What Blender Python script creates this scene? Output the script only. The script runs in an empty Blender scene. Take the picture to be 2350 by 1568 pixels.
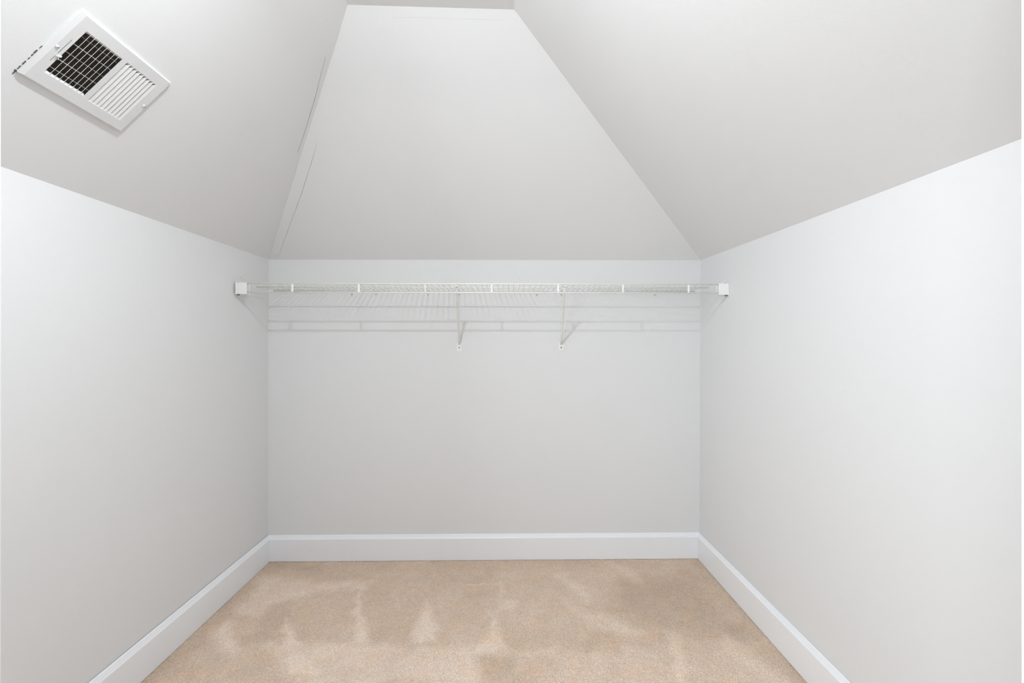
import bpy, bmesh, math, random
import numpy as np
from mathutils import Vector, Matrix

random.seed(7)
C = bpy.context.scene.collection
S = bpy.context.scene

# ------------------------------------------------------------------ camera, light, exposure
H = 1.1506                                   # eye height of the camera
cam_d = bpy.data.cameras.new('camera'); cam_d.lens = 16.0; cam_d.sensor_width = 36.0
cam_d.clip_start = 0.02
cam = bpy.data.objects.new('camera', cam_d); C.objects.link(cam)
cam.location = (0, 0, H); cam.rotation_euler = (math.radians(90), 0, -0.0158)
S.camera = cam

w = bpy.data.worlds.new('world'); S.world = w; w.use_nodes = True
w.node_tree.nodes['Background'].inputs[0].default_value = (0.93, 0.965, 1.0, 1)
w.node_tree.nodes['Background'].inputs[1].default_value = 0.64       # the bright room behind the camera

# the closet's ceiling lamp: a small bulb plus the bright disc of its downward-facing diffuser
LP = (-0.281, 0.706, 2.155); LCOL = (0.935, 0.97, 1.0)
ld = bpy.data.lights.new('closet_bulb', 'POINT'); ld.energy = 9.0; ld.shadow_soft_size = 0.040; ld.color = LCOL
lo = bpy.data.objects.new('closet_bulb', ld); C.objects.link(lo); lo.location = LP
la = bpy.data.lights.new('closet_diffuser', 'AREA'); la.shape = 'DISK'; la.size = 0.085; la.energy = 13.2; la.color = LCOL
lb = bpy.data.objects.new('closet_diffuser', la); C.objects.link(lb); lb.location = LP
# added fill from behind left to brighten the right wall; window assumed, unseen
lw = bpy.data.lights.new('rear_left_fill', 'AREA'); lw.shape = 'RECTANGLE'; lw.size = 1.1; lw.size_y = 1.2
lw.energy = 34.0; lw.color = (0.90, 0.955, 1.0)
lv = bpy.data.objects.new('rear_left_fill', lw); C.objects.link(lv); lv.location = (-1.35, -1.1, 1.4)
lv.rotation_euler = (Vector((0.9, 1.9, 1.4)) - lv.location).to_track_quat('-Z', 'Y').to_euler()

S.view_settings.view_transform = 'Standard'; S.view_settings.look = 'None'
S.view_settings.exposure = 0.01; S.view_settings.gamma = 1.0
S.view_settings.use_curve_mapping = False


# ------------------------------------------------------------------ materials
def mat(name, col, rough=0.5, bump=None, spec=0.3, metal=0.0, var=None):
    m = bpy.data.materials.new(name); m.use_nodes = True
    nt = m.node_tree; b = nt.nodes['Principled BSDF']
    b.inputs['Base Color'].default_value = (*col, 1); b.inputs['Roughness'].default_value = rough
    b.inputs['Specular IOR Level'].default_value = spec; b.inputs['Metallic'].default_value = metal
    tc = nt.nodes.new('ShaderNodeTexCoord')
    if bump:
        sc, st, dist = bump
        n = nt.nodes.new('ShaderNodeTexNoise'); n.inputs['Scale'].default_value = sc
        n.inputs['Detail'].default_value = 3
        nt.links.new(tc.outputs['Object'], n.inputs['Vector'])
        bp = nt.nodes.new('ShaderNodeBump'); bp.inputs['Strength'].default_value = st
        bp.inputs['Distance'].default_value = dist
        nt.links.new(n.outputs['Fac'], bp.inputs['Height']); nt.links.new(bp.outputs['Normal'], b.inputs['Normal'])
    if var:
        sc, amt = var
        n = nt.nodes.new('ShaderNodeTexNoise'); n.inputs['Scale'].default_value = sc
        n.inputs['Detail'].default_value = 4
        nt.links.new(tc.outputs['Object'], n.inputs['Vector'])
        r = nt.nodes.new('ShaderNodeMixRGB')
        r.inputs[1].default_value = (*[c * (1 - amt) for c in col], 1)
        r.inputs[2].default_value = (*[min(1, c * (1 + amt)) for c in col], 1)
        nt.links.new(n.outputs['Fac'], r.inputs[0]); nt.links.new(r.outputs[0], b.inputs['Base Color'])
    return m


M_wall = mat('wall_paint', (0.770, 0.776, 0.780), 0.62, (260, 0.25, 0.0012), 0.25, var=(1.7, 0.012))
M_ceil = mat('ceiling_paint', (0.81, 0.817, 0.822), 0.75, (330, 0.22, 0.0012), 0.2, var=(2.1, 0.015))
M_trim = mat('trim_enamel', (0.885, 0.905, 0.93), 0.32, (60, 0.08, 0.0008), 0.45, var=(6, 0.01))
M_wire = mat('epoxy_coated_wire', (0.90, 0.905, 0.87), 0.3, (90, 0.05, 0.0004), 0.5, var=(20, 0.01))
M_plas = mat('white_plastic', (0.86, 0.86, 0.845), 0.4, (120, 0.05, 0.0004), 0.45, var=(15, 0.01))
M_reg = mat('register_enamel', (0.74, 0.745, 0.75), 0.3, (70, 0.06, 0.0005), 0.5, var=(12, 0.012))
M_duct = mat('duct_metal', (0.26, 0.235, 0.205), 0.6, (30, 0.3, 0.002), 0.3, var=(18, 0.25))
M_dark = mat('dark_gap', (0.10, 0.095, 0.09), 0.8, None, 0.1, var=(200, 0.3))
M_crack = mat('hairline_crack', (0.38, 0.38, 0.38), 0.8, None, 0.1, var=(60, 0.4))
M_crack2 = mat('faint_crack', (0.66, 0.66, 0.66), 0.8, None, 0.1, var=(60, 0.1))
M_screw = mat('screw_steel', (0.16, 0.155, 0.15), 0.4, None, 0.5, metal=0.6, var=(300, 0.2))


def carpet_material():
    m = bpy.data.materials.new('carpet'); m.use_nodes = True
    nt = m.node_tree; L = nt.links.new; b = nt.nodes['Principled BSDF']
    b.inputs['Roughness'].default_value = 0.95; b.inputs['Specular IOR Level'].default_value = 0.08
    b.inputs['Sheen Weight'].default_value = 0.12; b.inputs['Sheen Roughness'].default_value = 0.5
    at = nt.nodes.new('ShaderNodeAttribute'); at.attribute_name = 'pile'
    tc = nt.nodes.new('ShaderNodeTexCoord')
    ramp = nt.nodes.new('ShaderNodeValToRGB')
    e = ramp.color_ramp.elements
    e[0].position = 0.0; e[0].color = (0.455, 0.345, 0.258, 1)
    e[1].position = 1.0; e[1].color = (0.84, 0.70, 0.585, 1)
    k = e.new(0.5); k.color = (0.665, 0.522, 0.41, 1)
    L(at.outputs['Fac'], ramp.inputs['Fac'])
    # yarn by yarn variation
    n = nt.nodes.new('ShaderNodeTexNoise'); n.inputs['Scale'].default_value = 260; n.inputs['Detail'].default_value = 3
    n.inputs['Roughness'].default_value = 0.65
    L(tc.outputs['Object'], n.inputs['Vector'])
    mr = nt.nodes.new('ShaderNodeMapRange'); mr.inputs['From Min'].default_value = 0.3; mr.inputs['From Max'].default_value = 0.7
    mr.inputs['To Min'].default_value = 0.70; mr.inputs['To Max'].default_value = 1.22
    L(n.outputs['Fac'], mr.inputs['Value'])
    mul = nt.nodes.new('ShaderNodeVectorMath'); mul.operation = 'SCALE'
    L(ramp.outputs['Color'], mul.inputs[0]); L(mr.outputs['Result'], mul.inputs['Scale'])
    # faint warm / pinkish drift
    n2 = nt.nodes.new('ShaderNodeTexNoise'); n2.inputs['Scale'].default_value = 11; n2.inputs['Detail'].default_value = 5
    L(tc.outputs['Object'], n2.inputs['Vector'])
    r2 = nt.nodes.new('ShaderNodeValToRGB'); e2 = r2.color_ramp.elements
    e2[0].position = 0.36; e2[0].color = (1.03, 0.99, 0.945, 1); e2[1].position = 0.56; e2[1].color = (1.0, 1.0, 1.0, 1)
    L(n2.outputs['Fac'], r2.inputs['Fac'])
    mm = nt.nodes.new('ShaderNodeVectorMath'); mm.operation = 'MULTIPLY'
    L(mul.outputs[0], mm.inputs[0]); L(r2.outputs['Color'], mm.inputs[1]); L(mm.outputs[0], b.inputs['Base Color'])
    n3 = nt.nodes.new('ShaderNodeTexNoise'); n3.inputs['Scale'].default_value = 330; n3.inputs['Detail'].default_value = 2
    L(tc.outputs['Object'], n3.inputs['Vector'])
    bp = nt.nodes.new('ShaderNodeBump'); bp.inputs['Strength'].default_value = 0.5; bp.inputs['Distance'].default_value = 0.002
    L(n3.outputs['Fac'], bp.inputs['Height']); L(bp.outputs['Normal'], b.inputs['Normal'])
    return m


M_carpet = carpet_material()


# ------------------------------------------------------------------ helpers
def obj(name, bm, m, parent=None, smooth=False):
    me = bpy.data.meshes.new(name)
    if smooth:
        for f in bm.faces: f.smooth = True
    bm.to_mesh(me); bm.free()
    me.materials.append(m)
    o = bpy.data.objects.new(name, me); C.objects.link(o)
    if parent: o.parent = parent
    return o


def thing(name, label, cat, loc=(0, 0, 0), group=None, mtx=None):
    o = bpy.data.objects.new(name, None); C.objects.link(o); o.empty_display_size = 0.05
    if mtx is not None: o.matrix_world = mtx
    else: o.location = loc
    o['label'] = label; o['category'] = cat
    if group: o['group'] = group
    return o


def struct(name, bm, m, parent=None, **k):
    o = obj(name, bm, m, parent, **k)
    if parent is None: o['kind'] = 'structure'
    return o


def box(bm, a, b, bev=0.0):
    ret = bmesh.ops.create_cube(bm, size=1.0)
    a, b = Vector(a), Vector(b)
    for v in ret['verts']:
        v.co = Vector(((a[i] + b[i]) / 2 + v.co[i] * (b[i] - a[i]) for i in range(3)))
    if bev:
        ed = list({e for v in ret['verts'] for e in v.link_edges})
        bmesh.ops.bevel(bm, geom=ed, offset=bev, segments=2, affect='EDGES', profile=0.6)


def rod(bm, p, q, r, seg=10, caps=True):
    p, q = Vector(p), Vector(q); d = q - p
    ret = bmesh.ops.create_cone(bm, cap_ends=caps, segments=seg, radius1=r, radius2=r, depth=d.length)
    rot = d.to_track_quat('Z', 'Y').to_matrix().to_4x4()
    bmesh.ops.transform(bm, matrix=Matrix.Translation((p + q) / 2) @ rot, verts=ret['verts'])
    return ret['verts']


def tube(bm, pts, r, seg=8):
    """swept tube along a polyline"""
    pts = [Vector(p) for p in pts]; rings = []
    up = Vector((0, 0, 1))
    for i, p in enumerate(pts):
        d = (pts[min(i + 1, len(pts) - 1)] - pts[max(i - 1, 0)]).normalized()
        s = d.cross(up)
        if s.length < 1e-3: s = d.cross(Vector((1, 0, 0)))
        s.normalize(); t = s.cross(d)
        rings.append([bm.verts.new(p + (s * math.cos(a) + t * math.sin(a)) * r)
                      for a in [2 * math.pi * k / seg for k in range(seg)]])
    for a, b in zip(rings, rings[1:]):
        for k in range(seg):
            bm.faces.new((a[k], a[(k + 1) % seg], b[(k + 1) % seg], b[k]))
    bm.faces.new(rings[0][::-1]); bm.faces.new(rings[-1])
    bmesh.ops.recalc_face_normals(bm, faces=bm.faces)


def prism(bm, loop, ext, holes=()):
    """flat polygon (with holes) extruded by the vector ext"""
    edges = []
    for lp in [loop] + list(holes):
        vs = [bm.verts.new(p) for p in lp]
        edges += [bm.edges.new((vs[i], vs[(i + 1) % len(vs)])) for i in range(len(vs))]
    fs = [g for g in bmesh.ops.triangle_fill(bm, edges=edges, use_beauty=True)['geom'] if isinstance(g, bmesh.types.BMFace)]
    r = bmesh.ops.extrude_face_region(bm, geom=fs)
    vs = [g for g in r['geom'] if isinstance(g, bmesh.types.BMVert)]
    bmesh.ops.translate(bm, vec=Vector(ext), verts=vs)
    bmesh.ops.recalc_face_normals(bm, faces=bm.faces)


def rrect(x0, y0, x1, y1, r, n=5, f=lambda a, b: (a, b, 0)):
    out = []
    for cx, cy, a0 in ((x1 - r, y1 - r, 0), (x0 + r, y1 - r, 90), (x0 + r, y0 + r, 180), (x1 - r, y0 + r, 270)):
        for k in range(n + 1):
            a = math.radians(a0 + 90 * k / n); out.append(f(cx + r * math.cos(a), cy + r * math.sin(a)))
    return out


# ------------------------------------------------------------------ key points of the room
D = 2.41; YF = 0.55; YN = 0.43; YB = -1.3; ZC = 2.30
def xl(z): return -1.2447 + 0.0046 * z / 1.58                       # left wall plane
def xr(y, z): return 1.0365 + 0.0075 * z / 1.58 + 0.00374 * (y - D)  # right wall plane
EL = Vector((-1.2401, D, 1.5808)); ER = Vector((1.044, D, 1.5838))
EL2 = Vector((xl(1.58), YF, 1.5818)); ER2 = Vector((xr(YF, 1.58), YF, 1.5525))
HL = Vector((-0.536, 1.5617, ZC)); HR = Vector((0.0324, 1.5751, ZC))
HL2 = Vector((-0.536, YF, ZC))
nR = (ER2 - ER).cross(HR - ER)
HR2 = Vector((HR.x + nR.y * (HR.y - YF) / nR.x, YF, ZC))


def slab(name, pts, m, out, th=0.09, holes=()):
    bm = bmesh.new(); prism(bm, [Vector(p) for p in pts], Vector(out).normalized() * th, holes)
    return struct(name, bm, m)


# floor: carpet with real tufts where the camera sees it
def smooth_poly(X, Y, poly, soft):
    """signed distance of a polygon -> soft mask"""
    P = np.array(poly, float); n = len(P)
    dist = np.full(X.shape, 1e9); inside = np.zeros(X.shape, bool)
    for i in range(n):
        ax, ay = P[i]; bx, by = P[(i + 1) % n]
        dx, dy = bx - ax, by - ay
        t = np.clip(((X - ax) * dx + (Y - ay) * dy) / (dx * dx + dy * dy + 1e-12), 0, 1)
        dist = np.minimum(dist, np.hypot(X - ax - t * dx, Y - ay - t * dy))
        c = ((ay > Y) != (by > Y)) & (X < (bx - ax) * (Y - ay) / (by - ay + 1e-12) + ax)
        inside ^= c
    sd = np.where(inside, dist, -dist)
    return np.clip(0.5 + sd / (2 * soft), 0, 1)


NAP = [  # brushed lighter (+) and darker (-) patches left in the pile by a vacuum cleaner; last, darker bands along the walls
    (.30, .018, [(-0.916, 1.907), (-0.841, 1.736), (-0.772, 1.735)]),
    (.28, .018, [(-0.672, 2.10), (-0.583, 1.750), (-0.521, 1.750)]),
    (.12, .02, [(-0.68, 2.16), (-0.655, 2.16), (-0.62, 1.93), (-0.64, 1.93)]),
    (.30, .02, [(-0.346, 2.043), (-0.362, 1.755), (-0.25, 1.755)]),
    (.26, .018, [(-0.04, 1.874), (-0.098, 1.700), (0.017, 1.700)]),
    (.12, .012, [(-0.508, 2.164), (-0.461, 1.949), (-0.446, 1.949)]),
    (.24, .035, [(-0.90, 1.75), (-0.102, 1.715), (-0.085, 1.53), (-0.70, 1.53), (-0.80, 1.64)]),
    (.20, .012, [(-0.201, 2.152), (-0.022, 2.179), (-0.013, 2.184), (-0.012, 2.016), (-0.023, 2.016), (-0.027, 2.164), (-0.194, 2.142)]),
    (.30, .03, [(-1.17, 1.846), (-1.13, 1.878), (-1.041, 1.775), (-1.0, 1.70), (-1.066, 1.72)]),
    (.22, .035, [(-1.18, 2.24), (-0.881, 2.183), (-0.65, 2.19), (-0.66, 2.13), (-0.86, 2.12), (-0.994, 2.031), (-1.024, 1.948), (-1.12, 1.93), (-1.16, 1.981)]),
    (.22, .02, [(-0.798, 1.662), (-0.762, 1.683), (-0.637, 1.603), (-0.656, 1.576), (-0.726, 1.604)]),
    (.16, .03, [(0.242, 2.249), (0.285, 2.256), (0.392, 2.077), (0.371, 1.999), (0.335, 2.044)]),
    (.17, .035, [(0.271, 2.001), (0.322, 1.968), (0.419, 1.905), (0.592, 1.783), (0.468, 1.776), (0.337, 1.849)]),
    (.16, .03, [(0.546, 2.353), (0.599, 2.328), (0.661, 2.197), (0.619, 2.172)]),
    (.22, .02, [(0.645, 1.791), (0.69, 1.772), (0.605, 1.50), (0.585, 1.50)]),
    (.18, .03, [(0.861, 1.761), (0.904, 1.695), (0.98, 1.52), (0.909, 1.52), (0.822, 1.681)]),
    (.20, .014, [(0.005, 2.038), (0.067, 2.015), (0.06, 1.982), (-0.031, 1.922), (-0.038, 1.943)]),
    (.18, .012, [(-0.083, 1.953), (-0.062, 1.947), (-0.024, 1.855), (-0.039, 1.837)]),
    (.14, .02, [(-0.101, 1.700), (0.194, 1.705), (0.189, 1.666), (-0.084, 1.666)]),
    (.10, .05, [(0.2, 1.68), (0.85, 1.72), (0.9, 1.5), (0.15, 1.5)]),
    (-.17, .08, [(0.542, 2.20), (0.97, 2.24), (0.88, 1.80), (0.617, 1.80), (0.47, 1.95)]),
    (-.14, .02, [(-0.094, 1.662), (0.03, 1.678), (0.042, 1.53), (-0.093, 1.53)]),
    (-.22, .03, [(0.911, 1.84), (0.975, 1.839), (0.965, 1.743), (0.886, 1.744)]),
    (-.14, .015, [(0.327, 1.79), (0.461, 1.771), (0.44, 1.672), (0.284, 1.674)]),
    (-.16, .04, [(-1.19, 2.39), (-0.948, 2.36), (-0.941, 2.27), (-1.171, 2.28)]),
    (-.12, .02, [(-1.062, 1.80), (-0.884, 1.806), (-0.855, 1.747), (-1.016, 1.742)]),
    (-.12, .02, [(-1.039, 2.01), (-0.967, 2.053), (-0.90, 1.90), (-0.921, 1.773), (-0.97, 1.80)]),
    (-.06, .07, [(-1.3, 2.45), (1.1, 2.45), (1.1, 2.33), (-1.3, 2.33)]),  # from here: darker bands along the back, left and right walls
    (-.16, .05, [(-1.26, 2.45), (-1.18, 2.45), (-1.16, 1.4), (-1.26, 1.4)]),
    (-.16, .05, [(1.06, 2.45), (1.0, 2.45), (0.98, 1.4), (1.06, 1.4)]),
]


def value_noise(rng, X, Y, cell):
    gx = (X + 2) / cell; gy = (Y + 2) / cell
    ix, iy = gx.astype(int), gy.astype(int); fx, fy = gx - ix, gy - iy
    fx = fx * fx * (3 - 2 * fx); fy = fy * fy * (3 - 2 * fy)
    T = rng.random((iy.max() + 2, ix.max() + 2))
    return (T[iy, ix] * (1 - fx) + T[iy, ix + 1] * fx) * (1 - fy) + (T[iy + 1, ix] * (1 - fx) + T[iy + 1, ix + 1] * fx) * fy


def build_floor():
    rng = np.random.default_rng(3)
    st = 0.0034
    xs = np.arange(-1.235, 1.032, st); ys = np.arange(1.25, 2.405, st)
    nx, ny = len(xs), len(ys)
    X, Y = np.meshgrid(xs, ys)
    val = np.full(X.shape, 0.54)
    wx = .022 * (value_noise(rng, X, Y, 0.05) - .5); wy = .03 * (value_noise(rng, X, Y, 0.05) - .5)   # ragged outlines
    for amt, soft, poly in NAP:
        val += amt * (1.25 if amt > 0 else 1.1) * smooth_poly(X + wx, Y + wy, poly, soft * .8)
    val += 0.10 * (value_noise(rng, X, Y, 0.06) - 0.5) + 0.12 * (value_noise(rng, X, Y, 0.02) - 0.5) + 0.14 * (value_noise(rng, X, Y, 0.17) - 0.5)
    val -= np.where(rng.random(X.shape) < .0012, .6, 0)                       # specks of dark fibre
    Z = -0.0035 + 0.0022 * rng.random(X.shape) + 0.0012 * value_noise(rng, X, Y, 0.012) + 0.0008 * (val - 0.5)
    Z[0, :] = 0; Z[:, 0] = -0.001; Z[:, -1] = -0.001
    Xj = X + (rng.random(X.shape) - .5) * st * .5; Yj = Y + (rng.random(X.shape) - .5) * st * .5
    Xj[:, 0] = X[:, 0]; Xj[:, -1] = X[:, -1]; Yj[0] = Y[0]
    co = np.stack([Xj, Yj, Z], -1).reshape(-1, 3)
    idx = np.arange(nx * ny).reshape(ny, nx)
    q = np.stack([idx[:-1, :-1], idx[:-1, 1:], idx[1:, 1:], idx[1:, :-1]], -1).reshape(-1, 4)
    n0 = len(co); x0, x1 = -1.33, 1.13
    # remaining floor towards and behind the camera, and the thickness of the slab below
    ex = np.array([(x0, YB, 0), (x1, YB, 0), (x1, 1.25, 0), (x0, 1.25, 0),
                   (x0, YB, -.08), (x1, YB, -.08), (x1, 2.5, -.08), (x0, 2.5, -.08),
                   (x0, 2.5, -.006), (x1, 2.5, -.006), (x0, 1.25, -.006), (x1, 1.25, -.006)], float)
    f2 = np.array([(0, 1, 2, 3), (4, 7, 6, 5), (0, 4, 5, 1), (10, 11, 9, 8), (8, 9, 6, 7)]) + n0
    co = np.vstack([co, ex]); q = np.vstack([q, f2])
    me = bpy.data.meshes.new('floor')
    me.from_pydata(co.tolist(), [], q.tolist())
    a = me.attributes.new('pile', 'FLOAT', 'POINT')
    a.data.foreach_set('value', np.concatenate([np.clip(val, 0, 1).reshape(-1), np.full(len(ex), .5)]).astype(np.float32))
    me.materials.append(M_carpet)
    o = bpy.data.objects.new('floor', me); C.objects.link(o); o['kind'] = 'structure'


build_floor()

# walls
slab('wall_back', [(xl(0), D, -.0), (xr(D, 0), D, -.0), tuple(ER), tuple(EL)], M_wall, (0, 1, 0))
wl = slab('wall_left', [(xl(0), D + .09, 0), (xl(1.58), D + .09, EL.z), tuple(EL2), (xl(0), YF, 0)], M_wall, (-1, 0, 0))
wr = slab('wall_right', [(xr(D + .09, 0), D + .09, 0), (xr(D + .09, 1.58), D + .09, ER.z), tuple(ER2), (xr(YF, 0), YF, 0)], M_wall, (1, 0, 0))
# wall with the wide cased opening the camera looks through
OX0, OX1, OZ = -0.6045, 0.642, 2.08
slab('wall_front', [(-1.33, YF, 0), (OX0 - .02, YF, 0), (OX0 - .02, YF, OZ + .02), (OX1 + .02, YF, OZ + .02), (OX1 + .02, YF, 0),
                    (1.13, YF, 0), (1.13, YF, 2.39), (-1.33, YF, 2.39)], M_wall, (0, -1, 0), YF - YN)
# jamb lining of that opening
for i, (a, b) in enumerate((((OX1, YN - .006, 0), (OX1 + .02, YF + .006, OZ)), ((OX0 - .02, YN - .006, 0), (OX0, YF + .006, OZ)),
                            ((OX0 - .02, YN - .006, OZ), (OX1 + .02, YF + .006, OZ + .02)))):
    bm = bmesh.new(); box(bm, a, b, .0015); struct('trim_%d' % (i + 1), bm, M_trim)

# flat ceiling and the three slopes
slab('ceiling', [(HL.x, HL.y, ZC), (HR.x, HR.y, ZC), (HR2.x, YF, ZC), (HL2.x, YF, ZC)], M_ceil, (0, 0, 1))
# register frame: origin, long axis, short axis, outward normal
RO = Vector((-0.9335, 1.0238, 1.8829)); RU = Vector((-0.0161, 0.9997, -0.0168)).normalized()
nL = (EL2 - EL).cross(HL - EL).normalized()
if nL.z < 0: nL = -nL
RU = (RU - nL * RU.dot(nL)).normalized(); RV = nL.cross(RU)
RO = RO + nL * (-0.008 - (RO - EL).dot(nL))
RM = Matrix.Translation(RO) @ Matrix((RU, RV, nL)).transposed().to_4x4()
hole = [RM @ Vector((u, v, 0.008)) for u, v in ((.02, .016), (.26, .016), (.26, .182), (.02, .182))]
cl_left = slab('ceiling_left', [EL, HL, HL2, EL2], M_ceil, nL, .07, [hole])
nRn = nR.normalized()
if nRn.z < 0: nRn = -nRn
cl_right = slab('ceiling_right', [ER, HR, HR2, ER2], M_ceil, nRn, .07)
nB = (ER - EL).cross(HL - EL).normalized()
if nB.z < 0: nB = -nB
bm = bmesh.new()                               # the hip slope: a slightly warped sheet
grid = [[(EL.lerp(HL, j / 12)).lerp(ER.lerp(HR, j / 12), i / 12) for i in range(13)] for j in range(13)]
vv = [[bm.verts.new(p) for p in row] for row in grid]
for j in range(12):
    for i in range(12): bm.faces.new((vv[j][i], vv[j][i + 1], vv[j + 1][i + 1], vv[j + 1][i]))
r = bmesh.ops.extrude_face_region(bm, geom=bm.faces[:])
bmesh.ops.translate(bm, vec=nB * .07, verts=[g for g in r['geom'] if isinstance(g, bmesh.types.BMVert)])
bmesh.ops.recalc_face_normals(bm, faces=bm.faces)
cl_back = struct('ceiling_back', bm, M_ceil, smooth=False)


# joint tape standing slightly proud along the hip, and its hairline cracks
def ribbon(name, pts, n, wdt, off, m, parent):
    bm = bmesh.new(); pts = [Vector(p) for p in pts]
    fine = []
    for a, b in zip(pts, pts[1:]):
        k = max(2, int((b - a).length / .02))
        fine += [a.lerp(b, i / k) for i in range(k)]
    fine.append(pts[-1]); rows = []
    for i, p in enumerate(fine):
        d = (fine[min(i + 1, len(fine) - 1)] - fine[max(i - 1, 0)]).normalized()
        s = d.cross(n).normalized(); e = min(i, len(fine) - 1 - i)
        ww = wdt * (0.25 + 0.75 * min(1, e / 6)) * random.uniform(.75, 1.2)
        j = s * random.uniform(-.0004, .0004)
        rows.append([bm.verts.new(p + j - n * off + s * ww / 2 * q) for q in (-1, 1)] + [bm.verts.new(p + j + n * .001 + s * ww / 2 * q) for q in (1, -1)])
    for a, b in zip(rows, rows[1:]):
        for k in range(4): bm.faces.new((a[k], a[(k + 1) % 4], b[(k + 1) % 4], b[k]))
    bm.faces.new(rows[0]); bm.faces.new(rows[-1][::-1])
    bmesh.ops.recalc_face_normals(bm, faces=bm.faces)
    return obj(name, bm, m, parent)


def onpl(p, P0, n):
    p = Vector(p)
    if n == nB:                                # the warped hip slope
        t = (p.z - EL.z) / (ZC - EL.z)
        for _ in range(3):
            A, B = EL.lerp(HL, t), ER.lerp(HR, t); f = (p.x - A.x) / (B.x - A.x); q = A.lerp(B, f); t += (p.z - q.z) / (ZC - EL.z)
        return q
    return p - n * (p - P0).dot(n)
def wedge(name, line, a, b, P0, n, th, m, parent):
    """thin layer of joint compound between the crack line and the hip a-b"""
    L1 = [onpl(p, P0, n) for p in line]
    L2 = []
    for p in L1:
        t = max(0, min(1, (p - a).dot(b - a) / (b - a).length_squared)); L2.append(a.lerp(b, t))
    bm = bmesh.new(); prev = None
    for p, q in zip(L1, L2):
        cur = [bm.verts.new(p - n * .0001), bm.verts.new(p - n * th), bm.verts.new(q - n * th), bm.verts.new(q - n * .0001)]
        if prev:
            for k in range(3): bm.faces.new((prev[k], cur[k], cur[k + 1], prev[k + 1]))
        prev = cur
    bmesh.ops.recalc_face_normals(bm, faces=bm.faces)
    return obj(name, bm, m, parent)


crackL = [(-0.5885, 1.6124, 2.2464), (-0.6499, 1.6603, 2.1836), (-0.6805, 1.7014, 2.1524), (-0.7463, 1.7899, 2.0851), (-0.8169, 1.8743, 2.0131), (-0.8773, 1.9413, 1.9514)]
crackB = [(-0.7884, 1.9258, 1.9914), (-0.8294, 1.9802, 1.9453), (-0.9452, 2.1226, 1.8245), (-1.0755, 2.271, 1.6987), (-1.1455, 2.3532, 1.629), (-1.1671, 2.3791, 1.6071), (-1.2028, 2.3966, 1.5922)]
crackT = [(-0.3913, 1.5875, 2.2784), (-0.3003, 1.5854, 2.2802), (-0.1493, 1.5864, 2.2796), (-0.0281, 1.5871, 2.2792), (-0.0099, 1.587, 2.2793), (0.0143, 1.5771, 2.2877)]
wedge('joint_tape', crackL, EL, HL, EL, nL, .0009, M_ceil, cl_left)
wedge('joint_tape', crackB, EL, HL, EL, nB, .0009, M_ceil, cl_back)
ribbon('crack', [onpl(p, EL, nL) for p in crackL[1:]], nL, .0013, .0012, M_crack, cl_left)['label'] = 'grey hairline crack'
ribbon('crack', [onpl(p, EL, nB) for p in crackB], nB, .0014, .0012, M_crack, cl_back)['label'] = 'grey hairline crack'
ribbon('crack', [onpl(p, EL, nB) for p in crackT], nB, .0007, .0003, M_crack2, cl_back)

# tiny nail marks in the paint
def speck(x, y, z, ax, parent, r=.0022):
    bm = bmesh.new(); d = Vector(ax); rod(bm, Vector((x, y, z)) + d * .0006, Vector((x, y, z)) - d * .002, r, 8)
    obj('nail_hole', bm, M_crack, parent)
speck(0.0773, D, 1.483, (0, -1, 0), bpy.data.objects['wall_back'], .0016)
speck(xl(1.45), 2.155, 1.452, (1, 0, 0), wl)
speck(xl(1.45), 2.175, 1.446, (1, 0, 0), wl, .0013)


# baseboards
PROF = [(0, 0), (.0138, 0), (.0138, .1135), (.0132, .1150), (.0112, .1180), (.0105, .1183), (.0096, .1205), (.0068, .1262), (.0048, .1312), (.0025, .133), (0, .133)]
def baseboard(name, p, q, inward, mp, mq):
    """profile swept from p to q along the wall, mitred by mp, mq (shift along the run per unit of depth)"""
    bm = bmesh.new(); p, q, inn = Vector(p), Vector(q), Vector(inward); d = (q - p).normalized()
    A = [bm.verts.new(p + inn * a + d * a * mp + Vector((0, 0, z))) for a, z in PROF]
    B = [bm.verts.new(q + inn * a - d * a * mq + Vector((0, 0, z))) for a, z in PROF]
    n = len(PROF)
    for i in range(n): bm.faces.new((A[i], A[(i + 1) % n], B[(i + 1) % n], B[i]))
    bm.faces.new(A[::-1]); bm.faces.new(B)
    bmesh.ops.recalc_face_normals(bm, faces=bm.faces)
    return struct(name, bm, M_trim)
xL0 = xl(.06); xR0 = xr(D, .06)
baseboard('baseboard_back', (xL0 + .001, D, 0), (xR0 - .001, D, 0), (0, -1, 0), 1, 1)
baseboard('baseboard_left', (xL0 + .0035, D, 0), (xL0 + .0035, YF, 0), (1, 0, 0), 1, 0)
baseboard('baseboard_right', (xR0 - .001, D, 0), (xr(YF, .06) - .001, YF, 0), (-1, 0, 0), 1, 0)

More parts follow.
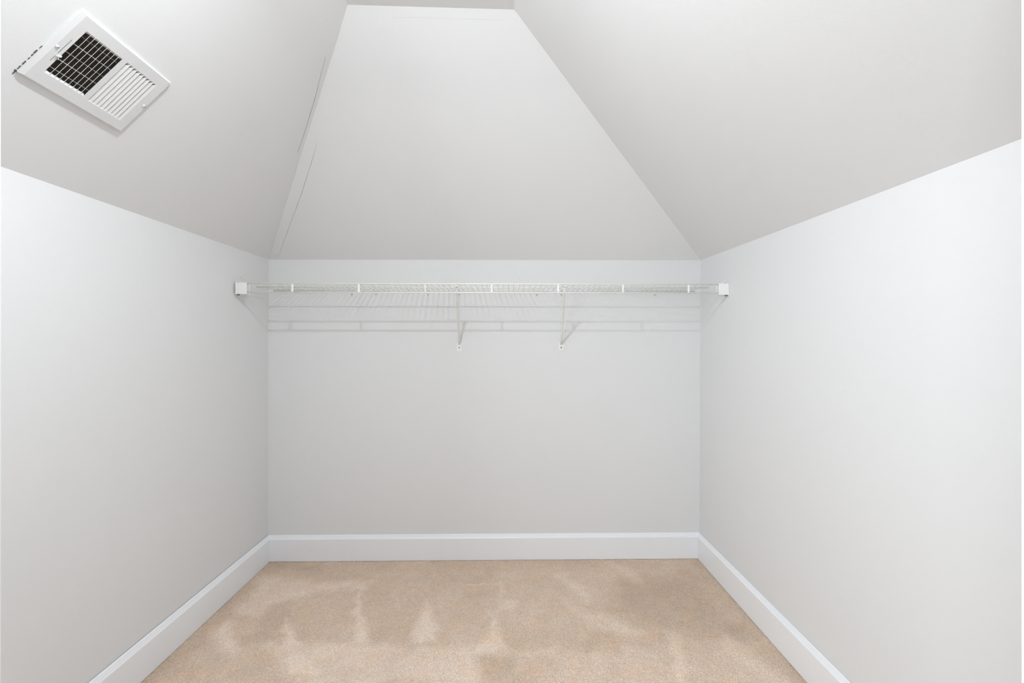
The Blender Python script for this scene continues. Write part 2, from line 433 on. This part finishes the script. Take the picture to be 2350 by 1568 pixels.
# ------------------------------------------------------------------ wire shelf
SY = 2.105; ZT = 1.4165; ZL = 1.3772; ZW = 1.4203
shelf = thing('wire_shelf', 'long white ventilated wire shelf across the back wall below the slope', 'shelf', (-0.1, D, ZT))
shift = Matrix.Translation((0.1, -D, -ZT))
def part(name, bm, m, parent=shelf, sh=shift, smooth=True):
    bmesh.ops.transform(bm, matrix=sh, verts=bm.verts)
    return obj(name, bm, m, parent, smooth)
X0, X1 = -1.209, 1.010
for nm, y, z, r, a, b in (('front_rod', SY, ZT, .0028, -1.19, 1.003), ('front_rod', SY, ZL, .0028, -1.19, 1.003),
                          ('support_rod', 2.238, ZW - .0012 - .0026, .0026, X0, X1), ('support_rod', 2.4015, ZW - .0012 - .0026, .0026, X0, X1)):
    bm = bmesh.new(); rod(bm, (a, y, z), (b, y, z), r, 12); o = part(nm, bm, M_wire)
    for f in o.data.polygons:
        if len(f.vertices) > 4: f.use_smooth = False
# deck wires: one mesh, shared
bm = bmesh.new(); tube(bm, [(0, -.3028, -.0014), (0, -.2985, .0005), (0, -.27, ZW - ZT), (0, -.15, ZW - ZT), (0, -.006, ZW - ZT)], .0014, 6)
for f in bm.faces: f.smooth = True
wme = bpy.data.meshes.new('deck_wire'); bm.to_mesh(wme); bm.free(); wme.materials.append(M_wire)
xs = []; x = X0 + .003
while x < X1 - .002: xs.append(x); x += .02606
xs += [-.7895 + .02606 * k for k in range(5)]          # the two shelf lengths overlap here
for x in xs:
    o = bpy.data.objects.new('deck_wire', wme); C.objects.link(o); o.parent = shelf
    o.location = (x + .1, 0, 0)
for x, wd in ((-0.9751, .0088), (-0.6716, .0088), (-0.3667, .0052), (-0.0604, .0078), (0.2473, .0086), (0.5483, .0078), (0.8547, .0086)):
    bm = bmesh.new(); box(bm, (x - wd / 2, SY - .0016, ZL - .001), (x + wd / 2, SY + .0012, ZT + .001), .0007)
    part('lip_brace', bm, M_wire, smooth=False)
for x in (-1.172, 0.988):
    bm = bmesh.new(); rod(bm, (x, SY + .002, ZL), (x, SY + .002, ZT), .002, 8); part('end_wire', bm, M_wire)


# end brackets on the side walls
def end_bracket(side, label):
    s = side                                             # -1 left, +1 right
    wx = xl(1.4) if s < 0 else xr(2.12, 1.4)
    xi = -1.1793 if s < 0 else 0.9937                    # inner edge of the cup
    t = thing('shelf_end_bracket', label, 'bracket', (wx, SY, 1.396), 'end brackets of the wire shelf')
    sh = Matrix.Translation((-wx, -SY, -1.396))
    z0, z1 = 1.3676, 1.4206; gp = .0100 if s < 0 else .0008   # the left cup stands off its wall
    # hollow cup that swallows the rod ends: front face, top, bottom
    bm = bmesh.new(); xa, xb = sorted((xi, wx - s * (gp + .002)))
    box(bm, (xa, SY - .0065, z0), (xb, SY - .0035, z1), .0012)
    box(bm, (xa, SY - .005, z1 - .0025), (xb, SY + .022, z1), .0008)
    box(bm, (xa, SY - .005, z0), (xb, SY + .022, z0 + .0025), .0008)
    part('cup', bm, M_plas, t, sh, False)
    xa, xb = sorted((wx - s * gp, wx - s * (gp + .0035)))
    bm = bmesh.new(); box(bm, (xa, SY - .0080, z0 - .003), (xb, SY + .030, z1 - .001), .0012)
    if s < 0: box(bm, (wx, SY + .019, z0), (wx + .012, SY + .030, z1 + .004), .001)
    part('side_flange', bm, M_plas, t, sh, False)
    bm = bmesh.new()
    prism(bm, rrect(SY + .017, z1 - .008, SY + .066, z1 + .0125, .006, f=lambda a, b: Vector((wx, a, b))), (-s * .003, 0, 0))
    part('wall_tab', bm, M_plas, t, sh, False)
    for yy in (2.128, 2.156):
        bm = bmesh.new(); rod(bm, (wx - s * .002, yy, z1 + .005), (wx - s * .0045, yy, z1 + .005), .0027, 12)
        part('screw', bm, M_screw, t, sh, False)
    pa, pb = sorted((wx - s * (gp + .003), wx - s * (gp + .012)))
    bm = bmesh.new(); box(bm, (pa, SY - .002, z0 - .0045), (pb, SY + .010, z0 + .001), .0008)
    part('locking_pin', bm, M_screw, t, sh, False)['label'] = 'dark locking pin under the cup'
end_bracket(-1, 'white plastic end bracket of the wire shelf on the left wall')
end_bracket(1, 'white plastic end bracket of the wire shelf on the right wall')


# diagonal support braces
def support_brace(xt, xb, label):
    top = Vector((xt, SY + .016, 1.4085)); bot = Vector((xb, D - .005, 1.1385))
    t = thing('support_brace', label, 'brace', (xb, D, 1.12), 'diagonal braces under the wire shelf')
    sh = Matrix.Translation((-xb, -D, -1.12))
    d = (bot - top).normalized(); sx = Vector((1, 0, 0)); sx = (sx - d * sx.dot(d)).normalized(); nn = sx.cross(d)
    if nn.y > 0: nn = -nn                                # towards the room
    bm = bmesh.new(); rings = []
    secs = []
    for k in range(13):
        f = k / 12; p = top.lerp(bot, f); wdt = .0062 if f > .04 else .0075
        if f > .93: wdt = .0062 - (f - .93) * .03
        secs.append([p + sx * (wdt * math.cos(a)) + nn * (.0062 * math.sin(a)) for a in [math.pi * q / 8 for q in range(9)]] +
                    [p + sx * ((wdt - .0012) * math.cos(a)) + nn * (.005 * math.sin(a)) for a in [math.pi * q / 8 for q in range(8, -1, -1)]])
    rings = [[bm.verts.new(c) for c in s] for s in secs]; n = len(rings[0])
    for a, b in zip(rings, rings[1:]):
        for k in range(n): bm.faces.new((a[k], a[(k + 1) % n], b[(k + 1) % n], b[k]))
    bm.faces.new(rings[0]); bm.faces.new(rings[-1][::-1]); bmesh.ops.recalc_face_normals(bm, faces=bm.faces)
    part('arm', bm, M_wire, t, sh, True)
    bm = bmesh.new()
    prism(bm, rrect(xb - .0128, 1.0995, xb + .0128, 1.1455, .006, f=lambda a, b: Vector((a, D, b))), (0, -.0022, 0))
    part('wall_plate', bm, M_plas, t, sh, False)
    bm = bmesh.new(); rod(bm, (xb, D - .002, 1.1185), (xb, D - .0045, 1.1185), .0032, 14); part('screw', bm, M_screw, t, sh, False)
    bm = bmesh.new(); box(bm, (xt - .008, SY + .003, 1.406), (xt + .008, SY + .02, 1.4105), .001)
    box(bm, (xt - .008, SY + .0028, 1.4105), (xt + .008, SY + .0062, 1.4185), .0008)
    part('hook', bm, M_plas, t, sh, False)
support_brace(-0.2235, -0.2407, 'white diagonal brace under the wire shelf, the left of the two')
support_brace(0.2799, 0.2988, 'white diagonal brace under the wire shelf, the right of the two')


# clips screwed to the wall that hold the rear rod
clips = [(-0.8043, 'clip farthest left'), (-0.6786, 'second clip from the left'), (-0.4061, 'third clip from the left'),
         (-0.2407, 'clip directly above the left brace plate'), (0.1698, 'clip just left of the right brace'),
         (0.2985, 'clip directly above the right brace plate'), (0.7966, 'clip farthest right')]
for i, (x, lb) in enumerate(clips):
    t = thing('wall_clip', 'small white %s, on the shelf rear rod' % lb, 'clip', (x, D, 1.405), 'wall clips along the rear rod')
    sh = Matrix.Translation((-x, -D, -1.405))
    bm = bmesh.new()
    prism(bm, rrect(x - .0055, 1.392, x + .0055, 1.427, .005, f=lambda a, b: Vector((a, D, b))), (0, -.003, 0))
    part('back_plate', bm, M_plas, t, sh, False)
    bm = bmesh.new()
    tube(bm, [(x, D - .002, 1.411), (x, D - .009, 1.4095), (x, D - .0135, 1.413), (x, D - .0135, 1.418), (x, D - .010, 1.4225)], .0022, 8)
    part('clip_hook', bm, M_plas, t, sh, True)
    for zz, rr in ((1.3985, .0026),) + (((1.4235, .0024),) if i in (3, 5) else ()):
        bm = bmesh.new(); rod(bm, (x, D - .0028, zz), (x, D - .0048, zz), rr, 12); part('screw', bm, M_screw, t, sh, False)

# ------------------------------------------------------------------ air register on the left slope
reg = thing('air_register', 'white metal air register, one half dark and open, on the left slope', 'vent', mtx=RM)
def rpart(name, bm, m, parent=reg, smooth=False):
    o = obj(name, bm, m, None, smooth); o.parent = parent
    return o
LU, LV = .274, .1972
A_, B_ = (.033, .031, .133, .1645), (.1468, .0305, .2462, .1688)      # the two louvre fields
bm = bmesh.new()
rect = lambda u0, v0, u1, v1, z=0: [Vector((u0, v0, z)), Vector((u1, v0, z)), Vector((u1, v1, z)), Vector((u0, v1, z))]
prism(bm, rect(.0105, .0032, LU - .003, LV - .003), (0, 0, .001),
      [rect(*A_), rect(*B_), rect(.0245, .067, .0262, .135)])
# sloping rim and returned edge
for z0, z1, inn0, inn1 in ((0, .0035, 1, 0), (.0035, .0078, 0, 0)):
    P = [(.0105 if inn0 else 0, .0032 if inn0 else 0), (LU - .003 if inn0 else LU, .0032 if inn0 else 0),
         (LU - .003 if inn0 else LU, LV - .003 if inn0 else LV), (.0105 if inn0 else 0, LV - .003 if inn0 else LV)]
    Q = [(0, 0), (LU, 0), (LU, LV), (0, LV)] if inn0 else [(.001, .001), (LU - .001, .001), (LU - .001, LV - .001), (.001, LV - .001)]
    a = [bm.verts.new((u, v, z0)) for u, v in P]; b = [bm.verts.new((u, v, z1)) for u, v in Q]
    for k in range(4): bm.faces.new((a[k], b[k], b[(k + 1) % 4], a[(k + 1) % 4]))
rpart('face_plate', bm, M_reg)
# louvre blades; stamped, with curled ends
def blade(u, v0, v1, du, dz, far):
    bm = bmesh.new(); th = .0007; rows = []
    N = 10
    for i in range(N + 1):
        t = i / N; v = v0 + (v1 - v0) * t
        e = (t if far else min(t, 1 - t)) * (v1 - v0); k = min(1, e / .007)          # grows from the plate over 7 mm
        k = math.sin(k * math.pi / 2)
        a = Vector((u, v, 0)); b = Vector((u + du * max(k, .12), v, dz * max(k, .12)))
        n = Vector((dz, 0, -du)).normalized() * th
        rows.append([bm.verts.new(a), bm.verts.new(b), bm.verts.new(b + n), bm.verts.new(a + n)])
    for a, b in zip(rows, rows[1:]):
        for k in range(4): bm.faces.new((a[k], a[(k + 1) % 4], b[(k + 1) % 4], b[k]))
    bm.faces.new(rows[0]); bm.faces.new(rows[-1][::-1]); bmesh.ops.recalc_face_normals(bm, faces=bm.faces)
    return rpart('louvre_blade', bm, M_reg)
for k in range(1, 9): blade(A_[0] + (A_[2] - A_[0]) * k / 9, A_[1], A_[3], .0082, .0087, 0)
for k in range(0, 9): blade(B_[0] + (B_[2] - B_[0]) * (k + .98) / 9 + .0002, B_[1], B_[3], -.0105, .0052, 1)
# curled end lips of the louvre openings
for (u0, v0, u1, v1), nb in ((A_, 9), (B_, 9)):
    st = (u1 - u0) / nb; bm = bmesh.new()
    for k in range(nb):
        a = u0 + st * k; b = a + st
        for vv0, sg in ((v1, -1), (v0, 1)):
            pts = [bm.verts.new((a, vv0, 0)), bm.verts.new((b, vv0, 0)), bm.verts.new((b, vv0 + sg * .0045, .0045)), bm.verts.new((a + st * .5, vv0 + sg * .0055, .006)), bm.verts.new((a, vv0 + sg * .004, .0042))]
            bm.faces.new(pts)
    bmesh.ops.recalc_face_normals(bm, faces=bm.faces)
    o = rpart('louvre_end_lip', bm, M_reg); o['kind'] = 'stuff'
# damper blades behind the open half
for i, (v, th) in enumerate(((.0475, .0007), (.0718, .0016), (.0970, .0009), (.1215, .0017), (.1470, .0011))):
    bm = bmesh.new()
    z = .0094; du = .0090; dv = .0016
    p = [(A_[0] + du - .010, v + dv), (A_[2] + du - .001, v + dv - .0006)]
    vs = []
    for (u, q), tt in zip(p, (th * 1.35, th * 1.0)):
        vs.append([bm.verts.new((u, q - tt / 2, z)), bm.verts.new((u, q + tt / 2, z)), bm.verts.new((u, q + tt / 2 + .0015, z + .009)), bm.verts.new((u, q - tt / 2 + .0015, z + .009))])
    for k in range(4): bm.faces.new((vs[0][k], vs[0][(k + 1) % 4], vs[1][(k + 1) % 4], vs[1][k]))
    bm.faces.new(vs[0]); bm.faces.new(vs[1][::-1]); bmesh.ops.recalc_face_normals(bm, faces=bm.faces)
    rpart('damper_blade', bm, M_reg)
# sheet-metal boot behind the face
bm = bmesh.new()
u0, v0, u1, v1, zz0, zz1 = .022, .018, .258, .180, .0095, .24
a = [bm.verts.new((u, v, zz0)) for u, v in ((u0, v0), (u1, v0), (u1, v1), (u0, v1))]
b = [bm.verts.new((u, v, zz1)) for u, v in ((u0, v0), (u1, v0), (u1, v1), (u0, v1))]
for k in range(4): bm.faces.new((a[k], a[(k + 1) % 4], b[(k + 1) % 4], b[k]))
bm.faces.new(b)
bmesh.ops.solidify(bm, geom=bm.faces[:], thickness=.001)
rpart('duct_boot', bm, M_duct)['label'] = 'dark grey duct behind the open half'
# screws and damper lever
for u, v in ((.0141, .0985), (.2640, .0985)):
    bm = bmesh.new(); ret = bmesh.ops.create_uvsphere(bm, u_segments=14, v_segments=8, radius=.0036)
    bmesh.ops.transform(bm, matrix=Matrix.Translation((u, v, -.0004)) @ Matrix.Scale(.75, 4, (0, 0, 1)), verts=ret['verts'])
    s = rpart('screw', bm, M_reg, smooth=True)
    bm = bmesh.new(); box(bm, (u + .0006, v - .0014, -.0036), (u + .0020, v + .0018, -.0027)); rpart('screw_slot', bm, M_screw, s)
bm = bmesh.new()
prism(bm, [Vector((.0252, .1085, -.0105)), Vector((.0252, .1135, -.0115)), Vector((.0252, .120, .002)), Vector((.0252, .112, .002))], (.001, 0, 0))
prism(bm, [Vector((.0258, .1118, -.001)), Vector((.0335, .1238, -.001)), Vector((.0340, .1220, -.001)), Vector((.0270, .1102, -.001))], (0, 0, -.001))
rpart('damper_lever', bm, M_reg)
# ragged gap where the caulk has let go along the near edge
bm = bmesh.new()
v = .118
while v < .199:
    L_ = random.uniform(.003, .012) if v > .11 else random.uniform(.015, .03)
    wd = random.uniform(-.0008, .0003)
    j = random.uniform(-.0006, .0006) if v > .11 else 0
    box(bm, (-.0012 - wd + j, v, .0068), (.0003 + j, v + L_, .0079))
    v += L_ + (random.uniform(.001, .006) if v > .11 else .0)
box(bm, (-.0025, LV - .002, .0062), (.004, LV + .0016, .0079)); box(bm, (.004, LV - .001, .0062), (.03, LV + .0005, .0079))
rpart('caulk_gap', bm, M_dark)['label'] = 'dark ragged gap in the caulk'
